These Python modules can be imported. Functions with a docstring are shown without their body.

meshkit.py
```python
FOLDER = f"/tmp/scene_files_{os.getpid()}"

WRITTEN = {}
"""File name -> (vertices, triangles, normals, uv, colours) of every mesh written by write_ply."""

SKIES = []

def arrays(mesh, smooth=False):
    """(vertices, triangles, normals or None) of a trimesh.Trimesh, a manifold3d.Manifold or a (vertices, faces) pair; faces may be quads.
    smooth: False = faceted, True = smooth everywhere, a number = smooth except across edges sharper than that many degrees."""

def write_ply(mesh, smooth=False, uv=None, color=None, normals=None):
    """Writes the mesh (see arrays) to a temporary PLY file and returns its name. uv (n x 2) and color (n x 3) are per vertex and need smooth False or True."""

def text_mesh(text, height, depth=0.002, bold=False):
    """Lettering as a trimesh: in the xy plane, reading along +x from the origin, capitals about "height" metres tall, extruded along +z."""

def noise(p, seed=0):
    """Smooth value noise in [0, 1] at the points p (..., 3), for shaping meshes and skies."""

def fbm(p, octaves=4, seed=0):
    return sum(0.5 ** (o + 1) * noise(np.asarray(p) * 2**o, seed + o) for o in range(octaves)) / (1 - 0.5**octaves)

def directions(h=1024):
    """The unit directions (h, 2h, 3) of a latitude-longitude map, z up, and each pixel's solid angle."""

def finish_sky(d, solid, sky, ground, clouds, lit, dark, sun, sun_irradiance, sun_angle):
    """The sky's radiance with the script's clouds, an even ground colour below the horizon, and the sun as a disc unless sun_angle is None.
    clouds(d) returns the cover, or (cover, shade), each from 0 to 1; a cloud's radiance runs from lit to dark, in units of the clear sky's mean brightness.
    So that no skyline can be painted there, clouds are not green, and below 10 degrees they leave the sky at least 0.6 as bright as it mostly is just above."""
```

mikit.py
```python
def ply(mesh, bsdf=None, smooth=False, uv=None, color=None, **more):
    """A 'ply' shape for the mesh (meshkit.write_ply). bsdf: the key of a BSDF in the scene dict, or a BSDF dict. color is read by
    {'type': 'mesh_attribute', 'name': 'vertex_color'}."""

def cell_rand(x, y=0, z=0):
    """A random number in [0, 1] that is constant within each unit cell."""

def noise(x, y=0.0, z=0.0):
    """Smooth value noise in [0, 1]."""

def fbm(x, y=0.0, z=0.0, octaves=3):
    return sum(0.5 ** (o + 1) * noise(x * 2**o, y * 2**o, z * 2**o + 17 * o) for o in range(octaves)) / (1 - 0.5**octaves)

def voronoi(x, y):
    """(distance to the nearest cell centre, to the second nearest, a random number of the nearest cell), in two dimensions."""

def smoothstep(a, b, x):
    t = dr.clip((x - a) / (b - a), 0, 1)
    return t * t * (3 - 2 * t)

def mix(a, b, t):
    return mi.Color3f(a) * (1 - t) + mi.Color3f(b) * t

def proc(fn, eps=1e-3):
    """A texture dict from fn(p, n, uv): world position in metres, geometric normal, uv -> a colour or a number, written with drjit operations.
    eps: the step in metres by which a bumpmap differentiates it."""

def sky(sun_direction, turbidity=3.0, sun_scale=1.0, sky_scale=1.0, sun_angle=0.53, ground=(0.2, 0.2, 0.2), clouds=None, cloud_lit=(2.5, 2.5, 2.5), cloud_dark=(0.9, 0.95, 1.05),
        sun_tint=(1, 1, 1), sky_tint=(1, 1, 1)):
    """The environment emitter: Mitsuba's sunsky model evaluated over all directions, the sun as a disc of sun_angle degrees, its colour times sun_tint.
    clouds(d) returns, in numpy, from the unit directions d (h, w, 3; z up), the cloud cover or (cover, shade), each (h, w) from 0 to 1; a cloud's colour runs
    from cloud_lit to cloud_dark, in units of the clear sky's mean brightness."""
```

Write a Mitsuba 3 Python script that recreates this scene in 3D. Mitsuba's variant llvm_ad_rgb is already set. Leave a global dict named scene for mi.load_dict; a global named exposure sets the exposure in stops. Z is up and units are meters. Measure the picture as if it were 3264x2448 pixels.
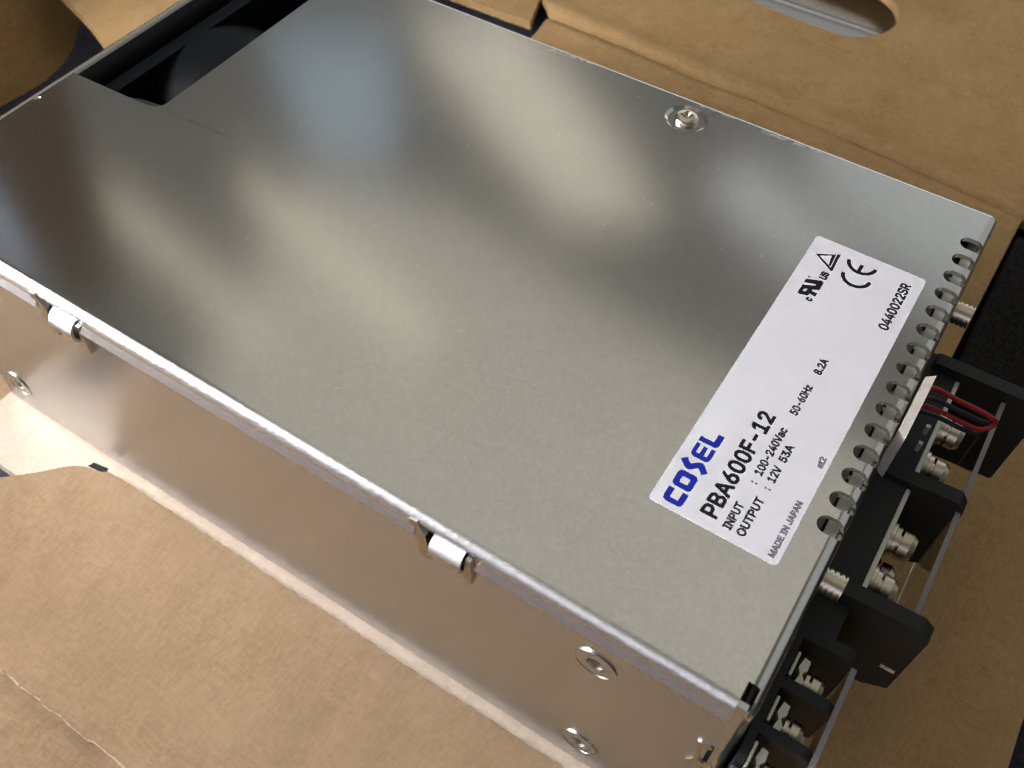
import math, random
import numpy as np, trimesh, mitsuba as mi, drjit as dr
import manifold3d as m3
from shapely.geometry import Polygon, LineString, Point, box as sbox
from shapely import affinity, union_all
import mikit, meshkit
from mikit import proc, noise, fbm, smoothstep, mix, cell_rand

random.seed(7)
rng = np.random.default_rng(7)
T = mi.ScalarTransform4f
scene, labels = {}, {}
MM = 0.001

# ------------------------------------------------------------------ camera
# x: along the supply (rear 0 -> terminals 0.19), y: across it (near side 0 -> far side 0.12), z: up (cover = 0)
CAM = np.array([0.183963, -0.058304, 0.134689])
RIGHT, DOWN, FWD = CAMR = np.array([[0.841851, 0.539402, 0.018233], [0.43805, -0.663155, -0.606907], [-0.315276, 0.518913, -0.794563]])
scene['camera'] = {'type': 'thinlens', 'fov': np.float64(55.2808), 'fov_axis': 'x', 'near_clip': 0.01, 'far_clip': 50.0,
                   'aperture_radius': 0.0006, 'focus_distance': 0.185,
                   'to_world': T().look_at(origin=CAM.tolist(), target=(CAM + FWD).tolist(), up=(-DOWN).tolist())}
exposure = 0.04

# ------------------------------------------------------------------ lamps
LC = np.array([0.10, 0.06, 0.0])


def rect_lamp(key, centre, target, w, h, rgb, label):
    centre = np.asarray(centre, float); target = np.asarray(target, float)
    d = target - centre
    up = [0, 0, 1] if abs(d[2]) < 0.95 * np.linalg.norm(d) else [1, 0, 0]
    scene[key] = {'type': 'rectangle', 'to_world': T().look_at(origin=centre.tolist(), target=target.tolist(), up=up) @ T().scale([w / 2, h / 2, 1]),
                  'bsdf': {'type': 'diffuse', 'reflectance': {'type': 'rgb', 'value': [0.5, 0.5, 0.5]}},
                  'emitter': {'type': 'area', 'radiance': {'type': 'rgb', 'value': list(rgb)}}}
    labels[key] = {'label': label, 'category': 'lamp'}


def key_dir(az, el):
    a, e = math.radians(az), math.radians(el)
    return np.array([math.cos(e) * math.cos(a), math.cos(e) * math.sin(a), math.sin(e)])


KEY = np.array([0.02, 0.0, 0.0])
rect_lamp('soft_lamp', np.array([-0.175, -0.115, 0.115]), KEY, 0.17, 0.20, [23.0, 22.5, 22.9], 'bright white soft lamp behind the rear left corner')
rect_lamp('soft_lamp_002', np.array([-0.285, -0.285, 0.27]), np.array([0.1, 0.05, 0.0]), 0.32, 0.36, [4.9, 4.85, 5.3], 'white soft lamp to the left of the open carton')
rect_lamp('soft_lamp_001', [0.14, -0.52, 0.20], [0.14, 0.0, 0.0], 0.36, 0.34, [1.15, 1.12, 1.35], 'fainter white soft lamp facing the near side')
CEIL = 1.5


def ceil_lamp(key, pts, rgb, label):
    """A flat panel at ceiling height; its corners in units of that height from the middle of the cover."""
    h = CEIL - 0.02 * sum(k.startswith('ceiling_lamp') for k in scene)      # each hangs a little lower than the one before
    v = np.array([[*(LC[:2] + h * np.array(p)), h] for p in pts])
    a = v[:, :2] - v[:, :2].mean(0)
    v = v[np.argsort(-np.arctan2(a[:, 1], a[:, 0]))]
    f = [(0, k, k + 1) for k in range(1, len(v) - 1)]
    scene[key] = mikit.ply(trimesh.Trimesh(v, f, process=False), {'type': 'diffuse', 'reflectance': {'type': 'rgb', 'value': [0.5, 0.5, 0.5]}},
                           emitter={'type': 'area', 'radiance': {'type': 'rgb', 'value': list(rgb)}})
    labels[key] = {'label': label, 'category': 'lamp'}


ceil_lamp('ceiling_lamp', [(-0.52, -0.25), (0.25, -0.25), (0.2, 0.80), (-0.35, 0.83), (-0.64, 0.88), (-0.78, 0.86), (-0.90, 0.81)], [0.42, 0.398, 0.345], 'broad dim ceiling lamp right above the power supply')
ceil_lamp('ceiling_lamp_001', [(-0.98, 0.725), (-0.53, 0.615), (-0.51, 0.645), (-0.96, 0.76)], [1.12, 1.02, 0.79], 'narrow warm ceiling lamp above the rear end')
ceil_lamp('ceiling_lamp_002', [(-1.03, 1.26), (-0.50, 0.965), (-0.33, 1.05), (-0.88, 1.42)], [0.77, 0.72, 0.60], 'wide warm ceiling lamp beyond the far side')
ceil_lamp('ceiling_lamp_007', [(-0.36, 1.17), (-0.05, 1.04), (-0.02, 1.09), (-0.28, 1.25)], [0.72, 0.74, 0.74], 'short cool ceiling lamp beyond the label end')
ceil_lamp('ceiling_lamp_003', [(-0.20, 1.30), (0.0, 1.16), (0.25, 1.0), (0.4, 1.7), (-0.3, 1.7)], [0.44, 0.46, 0.47], 'cool dim ceiling lamp beyond the terminal end')
ceil_lamp('ceiling_lamp_004', [(-1.25, 1.08), (-0.92, 0.86), (-0.80, 0.93), (-1.02, 1.22)], [0.27, 0.35, 0.43], 'bluish ceiling lamp at the far rear corner')
ceil_lamp('ceiling_lamp_005', [(-1.35, 0.45), (-1.13, 0.38), (-1.11, 0.5), (-1.25, 0.57)], [0.26, 0.32, 0.44], 'small bluish ceiling lamp behind the rear end')
ceil_lamp('ceiling_lamp_006', [(-1.16, 0.575), (-0.72, 0.475), (-0.70, 0.515), (-1.12, 0.61)], [0.86, 0.78, 0.60], 'slim warm ceiling lamp nearest the near side')
rect_lamp('window_lamp', [-0.25, 1.45, 0.40], [0.0, 0.1, 0.0], 1.6, 0.62, [0.95, 0.96, 0.98], 'wide pale window beyond the far side of the carton')
rect_lamp('window_lamp_001', [1.15, 1.25, 0.72], [0.15, 0.1, 0.0], 1.9, 1.5, [0.27, 0.28, 0.275], 'dim grey window beyond the terminal end of the carton')
scene['room_glow'] = {'type': 'constant', 'radiance': {'type': 'rgb', 'value': [0.102, 0.099, 0.090]}}


# ------------------------------------------------------------------ materials
def rgb(*v):
    return {'type': 'rgb', 'value': list(v)}


def seg_mask(p, a, b, w, soft):
    """1 on the segment a-b (mm, in the xy plane), falling to 0 over soft beyond w."""
    ax, ay = a[0] * MM, a[1] * MM
    dx, dy = (b[0] - a[0]) * MM, (b[1] - a[1]) * MM
    t = dr.clip(((p.x - ax) * dx + (p.y - ay) * dy) / (dx * dx + dy * dy), 0, 1)
    d = dr.sqrt(dr.square(p.x - ax - dx * t) + dr.square(p.y - ay - dy * t))
    return 1 - smoothstep(w * MM, (w + soft) * MM, d)


def steel_colour(p, n, uv):
    m = fbm(p.x * 90, p.y * 90, p.z * 90, 3)
    grain = noise(p.x * 3000, p.y * 3000, p.z * 3000)
    c = mi.Color3f(0.69, 0.685, 0.655) * (0.96 + 0.06 * m + 0.17 * (grain - 0.5))
    scr = seg_mask(p, (27, 51.4), (45, 52.1), 0.12, 0.25) * (0.35 + 0.5 * noise(p.x * 1500, p.y * 1500, 0))
    scr2 = seg_mask(p, (92, 62), (104, 58.5), 0.03, 0.12) * noise(p.x * 2500, p.y * 900, 3)
    top = dr.select(p.z > -0.0004, mi.Float(1), mi.Float(0))
    return c * (1 - 0.42 * scr * top) + mi.Color3f(0.12) * scr2 * top


def steel_bump(p, n, uv):
    return noise(p.x * 1500, p.y * 1500, p.z * 1500) * 0.0000012


STEEL_C = proc(steel_colour)
def cover_alpha(p, n, uv):
    bend = smoothstep(0.0012, 0.0, p.y)
    smear = fbm(p.x * 38, p.y * 55, 2.5, 3)
    return 0.017 + 0.008 * smear + 0.15 * bend + 0.006 * noise(p.x * 2400, p.y * 2400, 1.5) + 0.03 * smoothstep(0.1185, 0.1198, p.y)


def bend_bump(p, n, uv):
    return noise(p.x * 1400, p.y * 1400, p.z * 1400) * 0.00006 * smoothstep(0.0010, 0.0002, p.y)


def dust(p, n, uv):
    out = mi.Float(0)
    for k, (cs, ln) in enumerate(((0.0045, 0.00035), (0.0028, 0.00016))):
        cx, cy = dr.floor(p.x / cs), dr.floor(p.y / cs)
        px = p.x - (cx + 0.2 + 0.6 * cell_rand(cx, cy, 11 + k)) * cs
        py = p.y - (cy + 0.2 + 0.6 * cell_rand(cx, cy, 21 + k)) * cs
        a = cell_rand(cx, cy, 31 + k) * 6.283
        u, w = px * dr.cos(a) + py * dr.sin(a), -px * dr.sin(a) + py * dr.cos(a)
        on = dr.select(cell_rand(cx, cy, 41 + k) > 0.90 + 0.12 * noise(cx * 0.11, cy * 0.11, 5), mi.Float(1), mi.Float(0))
        out += on * (1 - smoothstep(0.7, 1.0, dr.abs(u) / (ln * (0.5 + cell_rand(cx, cy, 51 + k))))) * (1 - smoothstep(0.6, 1.0, dr.abs(w) / 0.00009))
    scuff = mi.Float(0)
    for a, b in (((84.5, 118.4), (96.5, 118.9)), ((124, 118.6), (131, 118.8)), ((139, 118.2), (151.5, 118.6))):
        scuff += seg_mask(p, a, b, 0.25, 0.7) * smoothstep(0.35, 0.6, noise(p.x * 1100, p.y * 2600, 4))
    return dr.clip(out, 0, 1) * 0.22 + 0.5 * dr.clip(scuff, 0, 1) + 0.02


COVER_B = {'type': 'roughconductor', 'material': 'none', 'alpha': proc(cover_alpha), 'distribution': 'ggx', 'specular_reflectance': STEEL_C}
scene['steel'] = {'type': 'twosided', 'b': {'type': 'blendbsdf', 'weight': proc(dust), 'a': COVER_B, 'b': {'type': 'diffuse', 'reflectance': rgb(0.55, 0.54, 0.50)}}}
scene['steel_bend'] = {'type': 'twosided', 'b': {'type': 'bumpmap', 'arbitrary': proc(bend_bump, 1e-4), 'scale': 1.0, 'b': COVER_B}}
scene['steel_side'] = {'type': 'twosided', 'b': {'type': 'bumpmap', 'arbitrary': proc(steel_bump, 1e-4), 'scale': 0.6,
                       'b': {'type': 'roughconductor', 'material': 'none', 'alpha': 0.075, 'distribution': 'ggx', 'specular_reflectance': rgb(0.60, 0.615, 0.635)}}}
scene['cut_steel'] = {'type': 'twosided', 'b': {'type': 'roughconductor', 'material': 'none', 'alpha': 0.3, 'specular_reflectance': rgb(0.60, 0.58, 0.53)}}
scene['nickel'] = {'type': 'twosided', 'b': {'type': 'roughconductor', 'material': 'none', 'alpha': 0.13, 'specular_reflectance': rgb(0.72, 0.66, 0.54)}}
scene['brass_nickel'] = {'type': 'twosided', 'b': {'type': 'roughconductor', 'material': 'none', 'alpha': 0.16, 'specular_reflectance': rgb(0.66, 0.60, 0.48)}}
scene['black_plastic'] = {'type': 'twosided', 'b': {'type': 'bumpmap', 'arbitrary': proc(lambda p, n, uv: fbm(p.x * 1800, p.y * 1800, p.z * 1800, 2) * 0.00002, 1e-4), 'scale': 1.0,
                          'b': {'type': 'principled', 'base_color': rgb(0.017, 0.019, 0.019), 'roughness': 0.55, 'specular': 0.3}}}
scene['fan_plastic'] = {'type': 'twosided', 'b': {'type': 'principled', 'base_color': rgb(0.004, 0.0045, 0.0055), 'roughness': 0.5, 'specular': 0.1}}
scene['lip_steel'] = {'type': 'twosided', 'b': {'type': 'roughconductor', 'material': 'none', 'alpha': 0.34, 'specular_reflectance': rgb(0.66, 0.67, 0.68)}}
scene['clip_steel'] = {'type': 'twosided', 'b': {'type': 'roughconductor', 'material': 'none', 'alpha': 0.38, 'specular_reflectance': rgb(0.78, 0.78, 0.78)}}
scene['mirror_steel'] = {'type': 'twosided', 'b': {'type': 'roughconductor', 'material': 'none', 'alpha': 0.09, 'specular_reflectance': rgb(0.45, 0.46, 0.48)}}
scene['tin_plate'] = {'type': 'twosided', 'b': {'type': 'principled', 'base_color': rgb(0.62, 0.62, 0.54), 'roughness': 0.45, 'metallic': 0.6}}
scene['sticker_white'] = {'type': 'twosided', 'b': {'type': 'principled', 'base_color': proc(lambda p, n, uv: mi.Color3f(0.80, 0.80, 0.83) * (0.985 + 0.03 * fbm(p.x * 400, p.y * 400, 0, 2))), 'roughness': 0.38, 'specular': 0.4}}
scene['ink_black'] = {'type': 'twosided', 'b': {'type': 'diffuse', 'reflectance': rgb(0.018, 0.018, 0.02)}}
scene['ink_grey'] = {'type': 'twosided', 'b': {'type': 'diffuse', 'reflectance': rgb(0.16, 0.16, 0.19)}}
scene['ink_blue'] = {'type': 'twosided', 'b': {'type': 'diffuse', 'reflectance': rgb(0.022, 0.035, 0.36)}}
scene['cream_plastic'] = {'type': 'twosided', 'b': {'type': 'principled', 'base_color': proc(lambda p, n, uv: mix((0.70, 0.66, 0.58), (0.40, 0.34, 0.27), smoothstep(0.55, 0.8, fbm(p.x * 500, p.y * 500, p.z * 500, 3)))), 'roughness': 0.5}}
scene['black_foam'] = {'type': 'twosided', 'b': {'type': 'diffuse', 'reflectance': proc(lambda p, n, uv: mix((0.014, 0.014, 0.012), (0.03, 0.03, 0.027), noise(p.x * 1600, p.y * 1600, p.z * 1600)))}}
scene['red_wire'] = {'type': 'principled', 'base_color': rgb(0.33, 0.014, 0.02), 'roughness': 0.4}
scene['black_wire'] = {'type': 'principled', 'base_color': rgb(0.02, 0.02, 0.022), 'roughness': 0.4}
scene['clear_plastic'] = {'type': 'dielectric', 'int_ior': 1.49, 'ext_ior': 1.0}
scene['frosted_edge'] = {'type': 'twosided', 'b': {'type': 'principled', 'base_color': rgb(0.24, 0.235, 0.23), 'roughness': 0.5}}


def kraft(a, b, dark=(0.2, 0.12, 0.05)):
    def f(p, n, uv):
        m = fbm(p.x * 55, p.y * 55, p.z * 55, 4)
        fib = noise(p.x * 900 + 6 * noise(p.y * 300, p.x * 300), p.y * 2200, p.z * 900)
        fib2 = noise(p.x * 2600, p.y * 700, p.z * 700)
        speck = smoothstep(0.93, 0.985, noise(p.x * 420, p.y * 700, p.z * 420 + 9))
        m2 = fbm(p.x * 220 + 3, p.y * 140, p.z * 200, 3)
        c = mix(a, b, dr.clip(-0.15 + 0.75 * m + 0.55 * m2 + 0.6 * (fib - 0.5) + 0.5 * (fib2 - 0.5), -0.3, 1.4))
        return mix(c, mi.Color3f(dark), 0.45 * speck)
    return proc(f)


def kraft_bump(flute):
    def f(p, n, uv):
        h = fbm(p.x * 700, p.y * 700, p.z * 700, 3) * 0.00005 + fbm(p.x * 90, p.y * 90, p.z * 90, 2) * 0.00025
        return h + flute * dr.sin(p.x * (2 * math.pi / 0.0072))
    return proc(f, 3e-4)


def board(key, a, b, flute=0.0):
    scene[key] = {'type': 'twosided', 'b': {'type': 'bumpmap', 'arbitrary': kraft_bump(flute), 'scale': 1.0, 'b': {'type': 'diffuse', 'reflectance': kraft(a, b)}}}


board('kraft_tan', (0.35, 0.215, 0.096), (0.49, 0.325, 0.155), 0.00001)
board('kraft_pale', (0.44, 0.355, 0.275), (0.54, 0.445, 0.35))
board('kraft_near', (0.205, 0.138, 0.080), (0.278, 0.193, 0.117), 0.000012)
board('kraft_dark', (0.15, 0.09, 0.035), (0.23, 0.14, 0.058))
scene['board_edge'] = {'type': 'twosided', 'b': {'type': 'diffuse', 'reflectance': kraft((0.30, 0.22, 0.16), (0.46, 0.36, 0.28))}}
scene['slate_cloth'] = {'type': 'twosided', 'b': {'type': 'diffuse', 'reflectance': proc(lambda p, n, uv: mix((0.026, 0.028, 0.034), (0.07, 0.073, 0.09), fbm(p.x * 900, p.y * 900, 0, 3)))}}


# ------------------------------------------------------------------ mesh helpers (millimetres)
def man(o, key, bsdf, smooth=False):
    """A manifold or trimesh in millimetres becomes one entry."""
    if isinstance(o, m3.Manifold):
        a = o.to_mesh(); o = trimesh.Trimesh(np.asarray(a.vert_properties)[:, :3], np.asarray(a.tri_verts), process=False)
    o = o.copy(); o.apply_scale(MM)
    scene[key] = mikit.ply(o, bsdf, smooth)
    return key


COUNT = {}


def part(holder, name):
    k = f'{holder}__{name}'
    n = COUNT.get(k, 0); COUNT[k] = n + 1
    return k if n == 0 else f'{k}_{n:03d}'


def bx(x0, x1, y0, y1, z0, z1):
    return m3.Manifold.cube([x1 - x0, y1 - y0, z1 - z0]).translate([x0, y0, z0])


def rbx(x0, x1, y0, y1, z0, z1, r, seg=12):
    s = m3.Manifold.sphere(r, seg)
    return m3.Manifold.batch_hull([s.translate([x, y, z]) for x in (x0 + r, x1 - r) for y in (y0 + r, y1 - r) for z in (z0 + r, z1 - r)])


def cyl(axis, r, a, b, c0, c1, seg=40, r2=None):
    """Cylinder along an axis between a and b, centred at (c0, c1) in the other two coordinates."""
    m = m3.Manifold.cylinder(b - a, r, r if r2 is None else r2, seg)
    if axis == 'z': return m.translate([c0, c1, a])
    if axis == 'x': return m.rotate([0, 90, 0]).translate([a, c0, c1])
    return m.rotate([-90, 0, 0]).translate([c0, a, c1])


def poly_m(pts, h):
    return m3.Manifold.extrude(m3.CrossSection([np.asarray(pts, float)], m3.FillRule.NonZero), h)


def prism_xz(pts, y0, y1):
    """Polygon in (x, z) extruded along y."""
    return poly_m([(x, -z) for x, z in pts], y1 - y0).rotate([-90, 0, 0]).translate([0, y0, 0])


def tube(pts, r, n=10, sub=8):
    p = np.asarray(pts, float)
    from scipy.interpolate import CubicSpline
    t = np.r_[0, np.cumsum(np.linalg.norm(np.diff(p, axis=0), axis=1))]
    p = CubicSpline(t, p)(np.linspace(0, t[-1], sub * (len(p) - 1) + 1))
    d = np.gradient(p, axis=0); d /= np.linalg.norm(d, axis=1, keepdims=True)
    a = np.cross(d, [0.1, 0.2, 1.0]); a /= np.linalg.norm(a, axis=1, keepdims=True); b = np.cross(d, a)
    th = np.arange(n) * 2 * np.pi / n
    v = p[:, None] + r * (np.cos(th)[None, :, None] * a[:, None] + np.sin(th)[None, :, None] * b[:, None])
    m = len(p); i, j = np.meshgrid(np.arange(m - 1), np.arange(n), indexing='ij')
    q = np.stack([i * n + j, i * n + (j + 1) % n, (i + 1) * n + (j + 1) % n, (i + 1) * n + j], -1).reshape(-1, 4)
    f = np.vstack([q[:, [0, 1, 2]], q[:, [0, 2, 3]]])
    v = np.vstack([v.reshape(-1, 3), p[0], p[-1]])
    k = np.arange(n)
    f = np.vstack([f, np.stack([np.full(n, m * n), (k + 1) % n, k], 1), np.stack([np.full(n, m * n + 1), (m - 1) * n + k, (m - 1) * n + (k + 1) % n], 1)])
    t = trimesh.Trimesh(v, f, process=False); t.fix_normals()
    return t


def sheet(poly, z0, z1, res=6.0, warp=None):
    """A board from a shapely outline (x, y in mm), refined so that warp(x, y) -> dz can bend it."""
    cs = m3.CrossSection([np.asarray(r.coords)[:-1] for r in [poly.exterior, *poly.interiors]], m3.FillRule.EvenOdd)
    m = m3.Manifold.extrude(cs, z1 - z0).translate([0, 0, z0])
    if warp is not None:
        m = m.refine_to_length(res)
        a = m.to_mesh(); v = np.array(a.vert_properties)[:, :3]
        v[:, 2] += warp(v[:, 0], v[:, 1])
        return trimesh.Trimesh(v, np.asarray(a.tri_verts), process=False)
    return m


# ------------------------------------------------------------------ the table top and the carton
def terrain(key, mesh, bsdf):
    scene[key] = mikit.ply(mesh, bsdf)
    labels[key] = {'label': 'dark slate grey cloth surface under the cardboard', 'category': 'table top', 'kind': 'structure'}


g = trimesh.creation.box([2.4, 2.4, 0.02]); g.apply_translation([0.1, 0.1, -0.072 - 0.01])
terrain('tabletop', g, 'slate_cloth')

C = 'cardboard_insert'
labels[C] = {'label': 'unfolded brown cardboard insert that the silver power supply lies on', 'category': 'cardboard insert'}
BZ = -66.0       # top of the board under the supply
FZ = -61.6       # top of the doubled boards round it


def rough_line(a, b, n, amp, seed):
    a, b = np.asarray(a, float), np.asarray(b, float)
    t = np.linspace(0, 1, n)[:, None]
    nrm = np.array([-(b - a)[1], (b - a)[0]]); nrm /= np.linalg.norm(nrm)
    w = (meshkit.fbm(np.stack([t[:, 0] * n * 0.5, t[:, 0] * 0, t[:, 0] * 0], -1), 3, seed) - 0.5) * 2 * amp
    return a + (b - a) * t + nrm * w[:, None]


base = Polygon([(-0.5, -15.5), (60, -15.5), (60, -60), (190, -60), (190, 119), (-0.5, 119)])
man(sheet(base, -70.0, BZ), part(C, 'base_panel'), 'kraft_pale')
# near flap: folded over the base, its long edge torn along the supply
edge = rough_line((40.4, -3.1), (260, -3.0), 260, 0.34, 3)
left_end = [(8, -60), (14, -28), (19.5, -18.3), (22.7, -15.3), (26.7, -11.3), (29.4, -8.2), (31.4, -6.6), (33.2, -5.6), (34.8, -5.0), (38.2, -4.2), (39.0, -3.4)]
flap = Polygon([*left_end, *map(tuple, edge), (260, -150), (8, -150)])


def near_warp(x, y):
    d = np.clip((-y - 2.6) / 5.0, 0, 1)
    soft = -0.35 * (1 - d) ** 2 - 1.5 * np.exp(-((y + 49.6) / 1.5) ** 2) * np.clip((105 - x) / 20, 0, 1)
    curl = 0.0 * x
    n = meshkit.fbm(np.stack([x / 24, y / 24, x * 0], -1), 3, 5) - 0.5
    return soft + curl * 0.6 + 0.7 * n * np.clip(d, 0, 1) + 0.9 * np.clip((-y - 20) / 60, 0, 1.4)


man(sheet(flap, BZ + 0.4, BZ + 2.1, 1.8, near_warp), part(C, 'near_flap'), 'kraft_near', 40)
te = np.array([(56 + 1.4 * k + rng.uniform(-0.5, 0.5), -49.7 + rng.uniform(-0.25, 0.25)) for k in range(32)])
hw = 0.28 * meshkit.noise(np.stack([te[:, 0] * 0.7, te[:, 0] * 0, te[:, 0] * 0], -1), 4) + 0.02
tear = Polygon([*map(tuple, te + np.stack([hw * 0, hw], -1)), *map(tuple, (te - np.stack([hw * 0, hw], -1))[::-1])]).buffer(0)
man(flat_tear := sheet(max(getattr(tear, 'geoms', [tear]), key=lambda g: g.area), BZ + 1.9, BZ + 2.15, 0.8, lambda x, y: near_warp(x, y) + 0.35), part(C, 'torn_crease'), 'board_edge')
# crack where the flap's end meets its fold
man(poly_m([(32.6, -4.4), (33.1, -2.9), (37.4, -2.2), (37.6, -3.7)][::-1], 0.14).translate([0, 0, BZ - 0.02]), part(C, 'slot'), 'fan_plastic')
# far panel with its scored crease, and the outer panel with the hand hole
far = Polygon([(28.6, 121.4), (193.3, 121.4), (193.3, 138.2), (197, 138.3), (198.4, 206.2), (160, 209.8), (125, 212.6), (88, 213.8), (28.6, 216.4), (30.0, 202.6)])


def far_warp(x, y):
    cr = np.interp(x, [28, 88, 125, 160, 198], [216.6, 214, 212.8, 210, 206.4])
    n = meshkit.fbm(np.stack([x / 30, y / 30, x * 0 + 3], -1), 3, 8) - 0.5
    return 0.8 * n - 2.2 * np.exp(-((y - cr) / 1.5) ** 2) + 0.8 * np.exp(-((y - cr + 5) / 3.0) ** 2)


man(sheet(far, -65.0, FZ, 2.2, far_warp), part(C, 'far_panel'), 'kraft_tan', 40)
hole = LineString([(60, 281.5), (116.5, 277.5)]).buffer(17.2, 32)
outer = Polygon([(28.9, 216.7), (88, 214.1), (125, 212.9), (160, 210.1), (198.5, 206.6), (320, 196), (320, 420), (-10, 420), (20.5, 224)]).difference(hole)


def outer_warp(x, y):
    cr = np.interp(x, [28, 88, 125, 160, 198, 320], [216.6, 214, 212.8, 210, 206.4, 196])
    n = meshkit.fbm(np.stack([x / 34, y / 34, x * 0 + 9], -1), 3, 11) - 0.5
    d = np.clip(y - cr, 0, None)
    return 0.8 * n - 2.2 * np.exp(-(d / 1.5) ** 2) + 0.035 * d + 0.9 * np.exp(-((d - 5) / 3.5) ** 2)


man(sheet(outer, -65.0, FZ, 2.6, outer_warp), part(C, 'outer_panel'), 'kraft_tan', 40)
rear_outer = Polygon([(-140, 207), (24.5, 209.5), (19.2, 224), (-12, 420), (-140, 420)])
man(sheet(rear_outer, -65.4, FZ - 0.6), part(C, 'rear_outer_panel'), 'kraft_tan')
front = Polygon([(196, -40), (238.6, 38), (238.2, 52), (238.0, 122), (199, 122)])
front_w = lambda x, y: 0.9 * (meshkit.fbm(np.stack([x / 26, y / 26, x * 0 + 4], -1), 3, 21) - 0.5) - 0.5 * np.exp(-((x - 229) / 2.0) ** 2)
man(sheet(Polygon([(196, -60), (238.6, -60), (238.3, 125), (198.5, 125)]), -65.2, FZ, 3.0, front_w), part(C, 'front_flap'), 'kraft_tan', 40)

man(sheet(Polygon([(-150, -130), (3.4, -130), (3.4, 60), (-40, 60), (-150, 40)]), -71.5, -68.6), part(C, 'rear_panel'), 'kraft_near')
FO = 'foam_pad'
man(rbx(198.9, 330, 97, 198, -71.9, -62.5, 1.2), FO, 'black_foam')
labels[FO] = {'label': 'matt black foam pad beside the far end of the terminal block', 'category': 'foam pad'}
# carton wall at the rear, curved, and the loose flap standing before it
W = 'carton_wall'
curve = np.array([(-97, 20), (-101.5, 60), (-103.5, 82.5), (-102.5, 98), (-106.5, 111.8), (-114, 123.5), (-127, 136), (-160, 165)])
from scipy.interpolate import CubicSpline
ts = np.r_[0, np.cumsum(np.linalg.norm(np.diff(curve, axis=0), axis=1))]
cv = CubicSpline(ts, curve)(np.linspace(0, ts[-1], 60))
v, f = [], []
for k, (x, y) in enumerate(cv):
    hi = 12 + 190 * np.clip((y - 74) / 8, 0, 1) * np.clip((130 - y) / 8, 0, 1)
    for z, dx in ((-71.9, 0), (-30, -3.5), (0, -8), (hi, -8 - 0.12 * hi)):
        v.append((x + dx, y, z))
for k in range(len(cv) - 1):
    for j in range(3):
        a = k * 4 + j; f += [(a, a + 4, a + 5), (a, a + 5, a + 1)]
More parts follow.
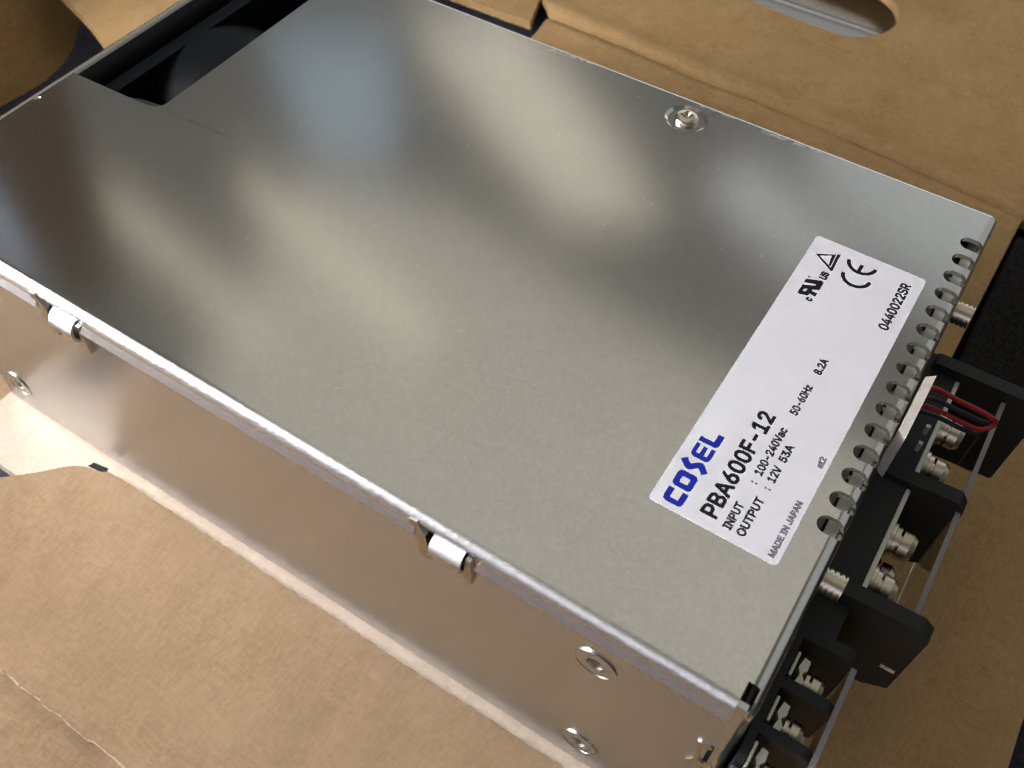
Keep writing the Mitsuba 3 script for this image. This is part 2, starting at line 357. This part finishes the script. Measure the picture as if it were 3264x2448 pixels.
w1 = trimesh.Trimesh(v, f, process=False); w2 = w1.copy(); w2.apply_translation([-4, 0, 0]); w2.invert()
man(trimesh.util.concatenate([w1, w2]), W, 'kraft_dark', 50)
labels[W] = {'label': 'shaded brown cardboard wall curving up behind the rear end', 'category': 'cardboard wall'}
F = 'carton_flap'
fe = CubicSpline(range(6), np.array([(-110, 117), (-90.0, 110.6), (-79.5, 107.2), (-71, 103.8), (-64.4, 100.6), (-52, 92)]))(np.linspace(0, 5, 40))
man(sheet(Polygon([*map(tuple, fe), (-30, 170), (-125, 190)]), -48.5, -45.0), F, 'kraft_tan')
labels[F] = {'label': 'brown cardboard flap with a curved cut edge beyond the rear rim', 'category': 'cardboard flap'}

# bright sheet seen through the hand hole
B = 'shiny_plate'
prof = np.array([(250, -71.0), (254, -67.0), (258.5, -66.2), (261.5, -67.6), (264, -71.0), (276, -66.4), (279.5, -65.8), (283, -67.5), (286, -70.6), (302, -65.5), (330, -66)])
top = [(y, z) for y, z in prof]; bot = [(y, z - 0.8) for y, z in prof[::-1]]
pl = poly_m(np.array(top + bot)[::-1], 175)            # (y, z) profile along x
pv = pl.to_mesh(); vv = np.asarray(pv.vert_properties)[:, :3]
pt = trimesh.Trimesh(np.stack([vv[:, 2] + 10, vv[:, 0], vv[:, 1]], -1), np.asarray(pv.tri_verts), process=False); pt.fix_normals()
man(pt, B, 'mirror_steel', 40)
labels[B] = {'label': 'shiny metal plate seen through the hand hole', 'category': 'metal plate'}
Q = 'grey_cord'
man(tube([(252, 60, -66), (247, 53, -65.5), (243.5, 46, -65.2), (246, 38, -65.5), (252, 33, -66)], 1.1), Q, 'cream_plastic', 60)
labels[Q] = {'label': 'pale grey cord beside the front cardboard flap in the corner', 'category': 'cord'}

# ------------------------------------------------------------------ the power supply
S = 'power_supply'
labels[S] = {'label': 'silver sheet metal power supply with a white rating sticker and black terminal block', 'category': 'power supply'}
YF = 120.4
# --- cover
sp = lambda r, x, y, z, n=64: m3.Manifold.sphere(r, n).translate([x, y, z])


def cover_solid(d):
    L = []
    for x in (-12, 190):
        rn, rf = 2.4, 1.7
        for z in (0, -14):
            L.append(sp(rn - d * 0.8, (190 - rn) if x > 0 else x, -0.85 + rn, -rn + z))
            L.append(sp(rf - d, (190 - rf) if x > 0 else x, YF - rf, -rf + z))
    return m3.Manifold.batch_hull(L)


skirt = cover_solid(0) - cover_solid(1.0)
skirt = skirt ^ bx(0, 200, -10, 130, -4.7, 5)
cut = m3.Manifold.batch_hull([cyl('z', 3.2, -6, 3, 22.1, 53.5), cyl('z', 3.2, -6, 3, 21.4, 111), bx(-9, 0.5, 49.6, 114, -6, 3)])
skirt -= cut
for i in range(15):
    y = 33.55 + 5.36 * i
    skirt -= m3.Manifold.batch_hull([cyl('z', 1.7, -2.9, 2, 186.95, y, 28), cyl('z', 1.7, -2.9, 2, 188.2, y, 28)])
for x0, x1 in ((44.2, 57.0), (131.9, 144.6)):
    skirt -= prism_xz([(x0, -1.6), (x1, -1.4), (x1 - 1.6, -6), (x0, -6)], -3, 0.6)
skirt -= bx(-1, 200, -1.5, 0.3, -5, -2.6)
skirt -= bx(187.0, 188.9, -2, 3.6, -5, 1)                     # relief notch at the near front corner
skirt -= prism_xz([(-1, -9), (-1, 2), (1.1, 2), (1.1, -9)], 38.0, 39.4)
RC = (122.9, 112.7)
rec = m3.Manifold.cylinder(0.7, 3.9, 4.9, 48).scale([1.05, 1, 1]).translate([RC[0], RC[1], -0.5])
skirt -= rec

lip = m3.Manifold()
for x0, x1 in ((0.0, 44.2), (56.6, 131.9), (144.2, 187.0)):
    seg = poly_m([(-0.85, -2.45), (-0.15, -2.45), (-0.85, -4.6), (-1.5, -4.6), (-1.55, -4.45)], x1 - x0)      # (y, z) along x
    a = seg.to_mesh(); q = np.asarray(a.vert_properties)[:, :3]
    t = trimesh.Trimesh(np.stack([q[:, 2] + x0 - (0.9 * (-2.6 - q[:, 1]) / 2.1 if x0 > 1 else 0) * (q[:, 2] < 1e-3), q[:, 0], q[:, 1]], -1), np.asarray(a.tri_verts), process=False); t.fix_normals()
    lip = t if isinstance(lip, m3.Manifold) else trimesh.util.concatenate([lip, t])
man(lip, S + '__cover__turned_edge', 'lip_steel')


def cover_faces(m, keep):
    """The cover as flat top and rolled edges: two sub-meshes of one sheet, split along the near bend."""
    return m.split_by_plane([0, 1, 0], 1.35)[0 if keep else 1]


man(cover_faces(skirt, True).refine_to_length(2.5), part(S, 'cover'), 'steel', 28)
man(cover_faces(skirt, False).refine_to_length(2.5), S + '__cover__near_lip', 'steel_bend', 28)
man(m3.Manifold.cylinder(0.75, 5.6, 5.6, 40).translate([RC[0], RC[1], -1.25]) ^ bx(100, 150, 100, 119.2, -3, 0), part(S, 'screw_seat'), 'steel', 28)


# --- screw heads
def cross_cut(r, depth, w=0.75):
    return (bx(-r, r, -w / 2, w / 2, -depth, 0.1) + bx(-w / 2, w / 2, -r, r, -depth, 0.1))


def pan_head(r=2.75, h=1.5):
    prof = [(0, 0), (r, 0)] + [(r * math.cos(a) ** 0.6 if a < 1.5 else 0, 0.35 + (h - 0.35) * math.sin(a)) for a in np.linspace(0, math.pi / 2, 14)]
    prof[-1] = (0, h)
    cs = m3.CrossSection([np.array(prof)], m3.FillRule.NonZero)
    head = m3.Manifold.revolve(cs, 48)
    cone = m3.Manifold.cylinder(1.0, 0.2, 1.15, 24).translate([0, 0, h - 0.95])
    return head - (cross_cut(1.45, 0.9, 0.62).translate([0, 0, h])) - cone


man(pan_head().rotate([0, 0, 20]).translate([RC[0], RC[1], -0.5]), part(S, 'cover_screw'), 'nickel', 30)

# --- chassis: near side with its inserts, rear strip, front and far walls, floor
side = bx(0.6, 188.6, 0.05, 1.05, -64.6, -1.3) + ((cyl('x', 1.3, 0.6, 188.6, 1.35, -64.6, 64) - cyl('x', 0.5, 0, 190, 1.35, -64.6, 64)) ^ bx(0, 190, -1, 1.35, -67, -64.6))
for zx in ((165.6, -15.6), (165.8, -54.4), (9.6, -54.8)):
    side -= cyl('y', 2.1, -1, 2, zx[0], zx[1])
side -= bx(186.6, 190, -1, 2, -27.5, -19.6)
for xc in (50.6, 138.3):
    side -= bx(xc - 4.6, xc + 4.2, -1, 2, -9.4, -4.0)
side -= bx(-2, 1.6, -1, 2, -70, -56)
man(side, part(S, 'near_side'), 'steel_side', 28)
man(bx(1.0, 189, 1.4, 119.5, -65.8, -64.9), part(S, 'floor_panel'), 'steel_side')
man(bx(1.0, 189, 118.6, 119.3, -64.8, -1.3), part(S, 'far_side'), 'steel_side')
man(bx(0.0, 0.9, 1.2, 118.5, -64.8, -0.3), part(S, 'rear_panel'), 'steel_side', 28)
# front wall with the rounded upright corner
fr = m3.Manifold.batch_hull([cyl('z', 2.2, -65.8, -4.2, 187.8, 2.3), cyl('z', 0.6, -65.8, -4.2, 189.4, 118)]) - m3.Manifold.batch_hull([cyl('z', 1.4, -70, 0, 187.8, 2.3), cyl('z', 0.2, -70, 0, 188.6, 118)]) - bx(180, 187.4, -5, 125, -70, 5)
fr -= bx(186, 200, 8, 40, -50, -15) + bx(186, 200, 66, 90, -50, -10)
man(fr, part(S, 'front_panel'), 'steel_side', 28)
man(bx(186.9, 188.9, 5, 118, -3.4, -2.6), part(S, 'front_flange'), 'tin_plate')
man(bx(183.0, 186.5, 4, 117, -60, -7.5), part(S, 'heat_sink'), 'cut_steel')
for k in range(26):
    y = 8 + 4.2 * k
    man(bx(186.5, 187.6, y, y + 0.9, -40, -3.2), part(S, 'heat_sink') if False else part(S + '__heat_sink', 'fin'), 'cut_steel')
# small bracket round the slot in the near side
man(prism_xz([(184.6, -20.2), (185.2, -20.0), (187.2, -20.0), (187.0, -20.9), (185.9, -21.0), (185.9, -27.4), (187.0, -27.6), (187.1, -28.6), (184.4, -31.2), (184.2, -30.4), (185.2, -28.4), (185.2, -21.3)], -0.35, 0.03), part(S, 'slot_bracket'), 'cut_steel')
# threaded inserts
for x, z in ((165.6, -15.6), (165.8, -54.4), (9.6, -54.8)):
    ring = cyl('y', 3.9, -0.28, 0.04, x, z, 48) - cyl('y', 3.55, -0.4, -0.14, x, z, 48) - cyl('y', 1.75, -1, 2, x, z)
    k = man(ring, part(S, 'threaded_insert'), 'steel_side', 28)
    inner = cyl('y', 2.35, -0.13, 4.2, x, z, 32) - cyl('y', 1.55, -0.5, 3.6, x, z, 32)
    for t in range(6):
        inner -= cyl('y', 1.78, 0.15 + 0.55 * t, 0.36 + 0.55 * t, x, z, 32)
    man(inner, k + '__thread', 'cut_steel', 28)
# lanced clips that hold the cover
for x0 in (44.3, 131.9):
    d = 0 if x0 > 100 else 0.2
    sh = cyl('x', 3.0, x0 + 3.0, x0 + 9.1, -6.7, -6.7, 40).translate([0, 7.5, 0]) - cyl('x', 2.4, x0 + 2, x0 + 10, -6.7, -6.7, 40).translate([0, 7.5, 0])
    sh = sh ^ bx(x0, x0 + 12, -4, 0.3, -12, 0)
    k = man(sh, part(S, 'side_clip'), 'clip_steel', 28)
    left = prism_xz([(x0 - 1.2, -1.4), (x0 + 0.5, -1.0), (x0 + 1.9, -4.2), (x0 + 2.2, -7.4), (x0 + 2.2, -11.7), (x0 + 0.3, -11.6), (x0 + 0.1, -7.5), (x0 - 1.0, -3.8)], -1.0, 0.0)
    man(left, k + '__tongue', 'cut_steel')
    right = prism_xz([(x0 + 9.6, -4.2), (x0 + 10.5, -4.3), (x0 + 10.6, -11.9), (x0 + 8.6, -11.3), (x0 + 9.2, -8)], -0.9, 0.0)
    man(right, k + '__tongue_001', 'cut_steel')
    man(bx(x0 + 1.5, x0 + 10, 1.1, 1.4, -10, -3.5), k + '__recess', 'fan_plastic')
man(bx(0.9, 4.0, 38.0, 38.5, -2.2, -0.1).rotate([0, 0, 0]), part(S, 'rear_tab'), 'nickel')

man(cyl('y', 0.8, -0.2, 119.4, -0.55, -0.6, 24), part(S, 'rear_rim'), 'cut_steel', 40)

# --- fan below the rear opening
FN = part(S, 'fan')
frame = rbx(3, 28, 45, 115, -59, -4.5, 1.0)
frame -= cyl('x', 24.0, 0, 30, 80, -31.5, 64)
groove = bx(7.5, 23.5, 40, 120, -70, 0) - cyl('x', 27.2, 0, 40, 80, -31.5, 64)
man(frame - groove, part(FN, 'frame'), 'fan_plastic', 30)
man(cyl('x', 10, 6, 24, 80, -31.5, 40), part(FN, 'hub'), 'fan_plastic', 30)
for k in range(7):
    bl = rbx(9, 21, -4, 4, 10, 23, 0.6).rotate([0, 0, 32]).translate([-9, 0, 0]) if False else bx(-6, 6, -0.7, 0.7, 9.5, 23).rotate([0, 0, 40])
    man(bl.rotate([360 / 7 * k, 0, 0]).translate([15, 80, -31.5]), part(FN, 'blade'), 'fan_plastic')
man(tube([(8, 50, -6), (13, 53, -4.6), (19, 55, -5.2), (24, 57, -7)], 0.9), part(FN, 'lead'), 'black_wire', 60)
man(rbx(21.5, 24.4, 51.4, 54.0, -9, -3.4, 0.5), part(S, 'post'), 'steel_side', 30)

# --- rating sticker: u along the lines of text (+y), v up the letters (-x); both in mm from the lower left corner
R = part(S, 'rating_sticker')
LX1, LY0, LW, LL = 183.15, 22.3, 22.2, 71.8
st = sbox(0, 0, LL, LW).buffer(-0.8).buffer(0.8, 8)
TZ = 0.10


def to_lid(m):
    """(u, v, w) -> (x, y, z)"""
    m = m.copy(); p = m.vertices.copy()
    m.vertices = np.stack([LX1 - p[:, 1], LY0 + p[:, 0], p[:, 2]], -1)
    return m


def flat(shape, z0, z1):
    gs = [g for g in getattr(shape, 'geoms', [shape]) if g.area > 1e-6]
    m = trimesh.util.concatenate([trimesh.creation.extrude_polygon(g, z1 - z0, engine='earcut') for g in gs])
    m.apply_translation([0, 0, z0])
    return m


man(to_lid(flat(st, 0.004, TZ)), R, 'sticker_white')


def words(name, text, u0, u1, v, cap, bsdf='ink_black', bold=False, grow=0.05):
    m = meshkit.text_mesh(text, cap, 0.02, bold)
    tr = m.triangles[m.face_normals[:, 2] < -0.9][:, :, :2]
    sh = union_all([Polygon(t).buffer(1e-5) for t in tr]).buffer(grow)
    x0, _, x1, _ = sh.bounds
    sh = affinity.scale(affinity.translate(sh, -x0, 0), (u1 - u0) / (x1 - x0), 1, origin=(0, 0))
    man(to_lid(flat(affinity.translate(sh, u0, v), TZ - 0.004, TZ + 0.016)), part(R, name), bsdf)


def mark(name, shape, bsdf='ink_black'):
    man(to_lid(flat(shape, TZ - 0.004, TZ + 0.016)), part(R, name), bsdf)


rnd = lambda p, r=0.18: p.buffer(r).buffer(-2 * r).buffer(r)
logo = [Polygon([(3.96, 20.35), (3.96, 19.36), (2.16, 19.33), (2.1, 17.92), (3.93, 17.88), (3.93, 16.86), (1.87, 16.88), (1.40, 17.05), (1.15, 17.5), (1.18, 19.72), (1.5, 20.2), (2.06, 20.37)]),
        Polygon([(7.0, 20.40), (7.5, 20.25), (7.78, 19.9), (7.88, 19.45), (7.87, 17.7), (7.68, 17.18), (7.24, 16.93), (5.25, 16.91), (4.7, 17.08), (4.47, 17.55), (4.53, 19.72), (4.78, 20.18), (5.2, 20.36)],
                [[(6.79, 19.35), (6.79, 17.93), (5.48, 17.90), (5.48, 19.34)]]),
        Polygon([(9.72, 21.16), (10.56, 20.29), (9.71, 19.49), (9.68, 19.25), (10.63, 18.22), (10.72, 17.7), (10.5, 17.22), (9.3, 16.1), (8.55, 16.91), (9.45, 17.8), (9.42, 18.02), (8.53, 18.85), (8.37, 19.35), (8.6, 19.95)]),
        Polygon([(14.06, 20.33), (14.07, 19.62), (12.17, 19.6), (12.15, 18.97), (13.89, 18.96), (13.9, 18.23), (12.11, 18.22), (12.12, 17.62), (14.05, 17.63), (14.08, 16.86), (12.01, 16.88), (11.44, 17.04), (11.16, 17.5), (11.22, 19.69), (11.48, 20.16), (11.98, 20.33)]),
        Polygon([(15.57, 20.33), (15.53, 17.93), (17.36, 17.93), (17.43, 16.86), (15.33, 16.82), (14.84, 16.98), (14.57, 17.4), (14.54, 20.33)])]
mark('maker_logo', union_all(logo), 'ink_blue')
words('model_line', 'PBA600F-12', 2.35, 26.1, 11.4, 2.68, bold=True, grow=0.07)
words('input_line', 'INPUT', 1.8, 7.3, 8.65, 1.32, bold=True)
words('input_line', ':', 11.85, 12.15, 8.65, 1.25, bold=True)
words('input_line', '100-240Vac', 13.7, 24.7, 8.6, 1.32, bold=True)
words('input_line', '50-60Hz', 28.2, 35.6, 8.5, 1.32, bold=True)
words('input_line', '8.2A', 38.7, 42.7, 8.4, 1.32, bold=True)
words('output_line', 'OUTPUT', 1.85, 9.9, 6.35, 1.32, bold=True)
words('output_line', ':', 11.95, 12.25, 6.35, 1.25, bold=True)
words('output_line', '12V', 13.6, 17.0, 6.3, 1.3, bold=True)
words('output_line', '53A', 18.2, 22.05, 6.3, 1.3, bold=True)
words('origin_line', 'MADE IN JAPAN', 1.1, 12.75, 0.95, 1.0, 'ink_grey', bold=True)
words('code_text', 'st2', 20.45, 22.85, 0.9, 1.0, 'ink_grey', bold=True)
words('serial_number', '0440022SR', 55.2, 68.7, 2.05, 1.75, bold=True)
# recognised-component mark, triangle mark and conformity mark
ru = Polygon([(57.69, 19.5), (57.75, 18.95), (58.60, 17.35), (59.05, 17.35), (58.32, 19.5), (59.32, 19.5), (60.52, 16.75), (60.13, 16.28), (57.95, 16.26), (57.40, 17.42), (57.0, 17.42), (56.90, 16.28), (55.95, 16.28), (56.12, 17.45), (55.42, 17.65), (54.95, 19.14), (55.15, 19.5)],
             [[(56.80, 18.85), (57.05, 18.25), (56.25, 18.25), (56.0, 18.85)]])
mark('component_mark', ru)
words('component_mark', 'c', 54.25, 55.15, 16.5, 1.35, bold=True, grow=0.09)
words('component_mark', 'US', 61.0, 63.1, 16.25, 1.35, bold=True, grow=0.09)
mark('component_mark', Point(60.17, 19.2).buffer(0.2, 12))
tri = Polygon([(66.72, 20.5), (63.88, 16.25), (64.2, 16.05), (67.1, 16.25), (69.1, 16.25), (68.8, 16.9), (66.9, 16.75), (64.72, 16.62), (66.62, 19.72), (67.98, 17.66), (65.25, 17.28), (65.0, 16.82), (68.6, 17.06)])
mark('triangle_mark', tri.buffer(0))


def arc(cu, cv, r, w, a0, a1):
    a = np.radians(np.linspace(a0, a1, 40))
    return LineString(np.stack([cu + r * np.cos(a), cv + r * np.sin(a)], -1)).buffer(w / 2, cap_style='flat')


mark('conformity_mark', arc(65.2, 11.55, 2.62, 0.72, 95, 268))
mark('conformity_mark', union_all([arc(69.1, 11.8, 2.65, 0.72, 95, 268), sbox(66.6, 11.45, 68.75, 12.15)]))

# --- terminal block
TB = part(S, 'terminal_block')
man(bx(190.6, 196.6, 24, 96, -44, -18.5) + bx(190.6, 192.0, -0.5, 24, -44, -18.2), part(TB, 'body'), 'black_plastic')


def wall(pts, y0, y1, name='barrier'):
    pp = Polygon(pts).buffer(-0.8).buffer(0.8, 6)
    m = prism_xz(list(pp.exterior.coords)[:-1], y0, y1)
    man(m, part(TB, name), 'black_plastic', 35)


wall([(189.9, -40.5), (190.2, -16.2), (207.6, -15.6), (209.6, -17.2), (209.4, -38.2), (205, -41.2)], 33.6, 36.6)
wall([(191.5, -40.5), (191.5, -17.8), (205.6, -16.6), (207.2, -18.8), (206.7, -38.8), (204.5, -40.2)], 62.0, 65.0)
wall([(191.5, -43), (191.5, -16.8), (212.2, -16.5), (213.5, -18.5), (213.0, -42), (200, -43)], 92.0, 95.0)
wall([(190.5, -36.5), (190.5, -18.6), (199.3, -18.3), (200.9, -19.5), (200.4, -35.5)], 24.0, 26.4, 'small_barrier')
wall([(190.5, -32), (190.5, -18.6), (199.3, -18.3), (200.7, -19.5), (200.2, -31)], 14.2, 16.2, 'small_barrier')
wall([(190.5, -32), (190.5, -18.6), (199.3, -18.3), (200.7, -19.5), (200.2, -31)], 5.5, 7.4, 'small_barrier')
wall([(190.5, -32), (190.5, -18.6), (199.3, -18.3), (200.7, -19.5), (200.2, -31)], -3.2, -1.2, 'small_barrier')
man(bx(206.0, 208.6, 33.45, 33.58, -32.1, -31.0).rotate([0, 0, 0]), part(TB, 'barrier__mark') if False else TB + '__white_mark', 'cream_plastic')
for y0, y1, ys in ((65.3, 91.6, (71.6, 82.4)), (36.9, 61.7, (42.6, 53.3))):
    man(rbx(196.7, 197.7, y0, y1, -43, -18.6, 0.25, 8), part(TB, 'terminal_plate'), 'tin_plate')
    for y in ys:
        for z in (-23.6, -36.5):
            k = man(cyl('x', 3.5, 197.75, 198.45, y, z, 36), part(TB, 'terminal_screw'), 'brass_nickel', 30)
            man(cyl('x', 3.0, 198.55, 199.4, y + 0.1, z, 30), part(k, 'washer'), 'brass_nickel', 30)
            hd = m3.Manifold.batch_hull([cyl('x', 2.9, 199.9, 201.6, y, z, 36), cyl('x', 2.2, 202.2, 202.6, y, z, 36)])
            hd -= (bx(201.6, 204, y - 2.2, y + 2.2, z - 0.4, z + 0.4) + bx(201.6, 204, y - 0.4, y + 0.4, z - 2.2, z + 2.2))
            hd += cyl('x', 1.8, 197.9, 200.0, y, z, 24)
            man(hd, part(k, 'head'), 'brass_nickel', 30)
for y0 in (16.7, 8.0, -0.5):
    man(rbx(192.15, 192.75, y0, y0 + 4.6, -30, -18.4, 0.2, 8), part(TB, 'small_plate'), 'tin_plate')
    zc = [(193.6, y0 + 4.6), (194.7, y0 + 4.4), (194.8, y0 + 2.7), (194.2, y0 + 1.8), (195.0, y0 + 0.6), (194.6, y0 - 0.9), (193.6, y0 - 0.4), (193.9, y0 + 1.5), (193.3, y0 + 2.6)]
    man(poly_m(zc[::-1], 10.5).translate([0, 0, -30]), part(TB, 'clamp_spring'), 'tin_plate')
    k = man(cyl('x', 2.3, 195.1, 195.7, y0 + 1.6, -22.6, 28), part(TB, 'small_screw'), 'brass_nickel', 30)
    hd = m3.Manifold.batch_hull([cyl('x', 2.3, 196.2, 197.5, y0 + 1.6, -22.6, 30), cyl('x', 1.6, 198.0, 198.3, y0 + 1.6, -22.6, 30)]) - bx(197.6, 199, y0 - 0.4, y0 + 3.6, -22.9, -22.3)
    man(hd + cyl('x', 1.3, 195.6, 196.4, y0 + 1.6, -22.6, 20), part(k, 'head'), 'brass_nickel', 30)
# clear covers
for x, y0, y1, z0, z1 in ((206.0, 37.5, 91.6, -44, -19.2), (200.6, -14, 23.5, -44, -19.0)):
    k = man(bx(x, x + 0.9, y0, y1, z0, z1), part(S, 'clear_cover'), 'clear_plastic')
    man(bx(x, x + 0.9, y0, y1, z1 + 0.01, z1 + 0.25), k + '__top_edge', 'frosted_edge')
# front screws (threaded ends through the front panel)
for y, z in ((98.6, -8.5), (29.3, -8.2)):
    sc = cyl('x', 2.35, 189.2, 193.6, y, z, 36)
    for t in range(4):
        sc -= (cyl('x', 4, 190.3 + 0.9 * t, 190.62 + 0.9 * t, y, z, 36) - cyl('x', 2.05, 190 + 0.9 * t, 191 + 0.9 * t, y, z, 36))
    man(sc, part(S, 'front_screw'), 'brass_nickel', 25)
# sense connector and its jumper loop
CN = part(S, 'sense_connector')
hs = poly_m([(190.3, 58.4), (191.9, 57.2), (192.1, 73.4), (190.45, 72.0)], 12.5).translate([0, 0, -13.4])
man(hs, part(CN, 'housing'), 'cream_plastic')
for y in (69.0, 73.5):
    man(bx(195.0, 195.8, y, y + 0.8, -16.8, -14.5), part(CN, 'pin'), 'tin_plate')


man(tube([(191.0, 72.2, -4.0), (192.2, 73.1, -4.0), (194.4, 74.6, -5.3), (197.1, 75.6, -6.7), (200.0, 76.7, -8.0), (202.7, 77.8, -9.3), (204.6, 78.6, -10.6), (205.5, 79.2, -12.0), (204.4, 77.3, -12.3), (202.2, 75.6, -11.6), (200.3, 74.8, -10.8), (198.1, 74.4, -10.2), (195.9, 74.0, -9.7), (193.7, 73.4, -9.2), (191.6, 72.4, -8.6)], 0.48), part(S, 'red_wire'), 'red_wire', 60)
man(tube([(191.0, 71.6, -6.6), (192.8, 73.0, -6.6), (195.0, 74.3, -7.6), (197.7, 75.3, -8.9), (200.8, 76.6, -10.3), (203.4, 77.8, -11.6), (204.7, 79.0, -13.2), (203.8, 77.6, -14.2), (201.8, 75.6, -13.2), (199.6, 74.8, -12.4), (197.3, 74.6, -12.0), (195.4, 74.2, -11.6), (193.5, 73.6, -11.2), (191.6, 72.4, -10.6)], 0.48), part(S, 'black_wire'), 'black_wire', 60)
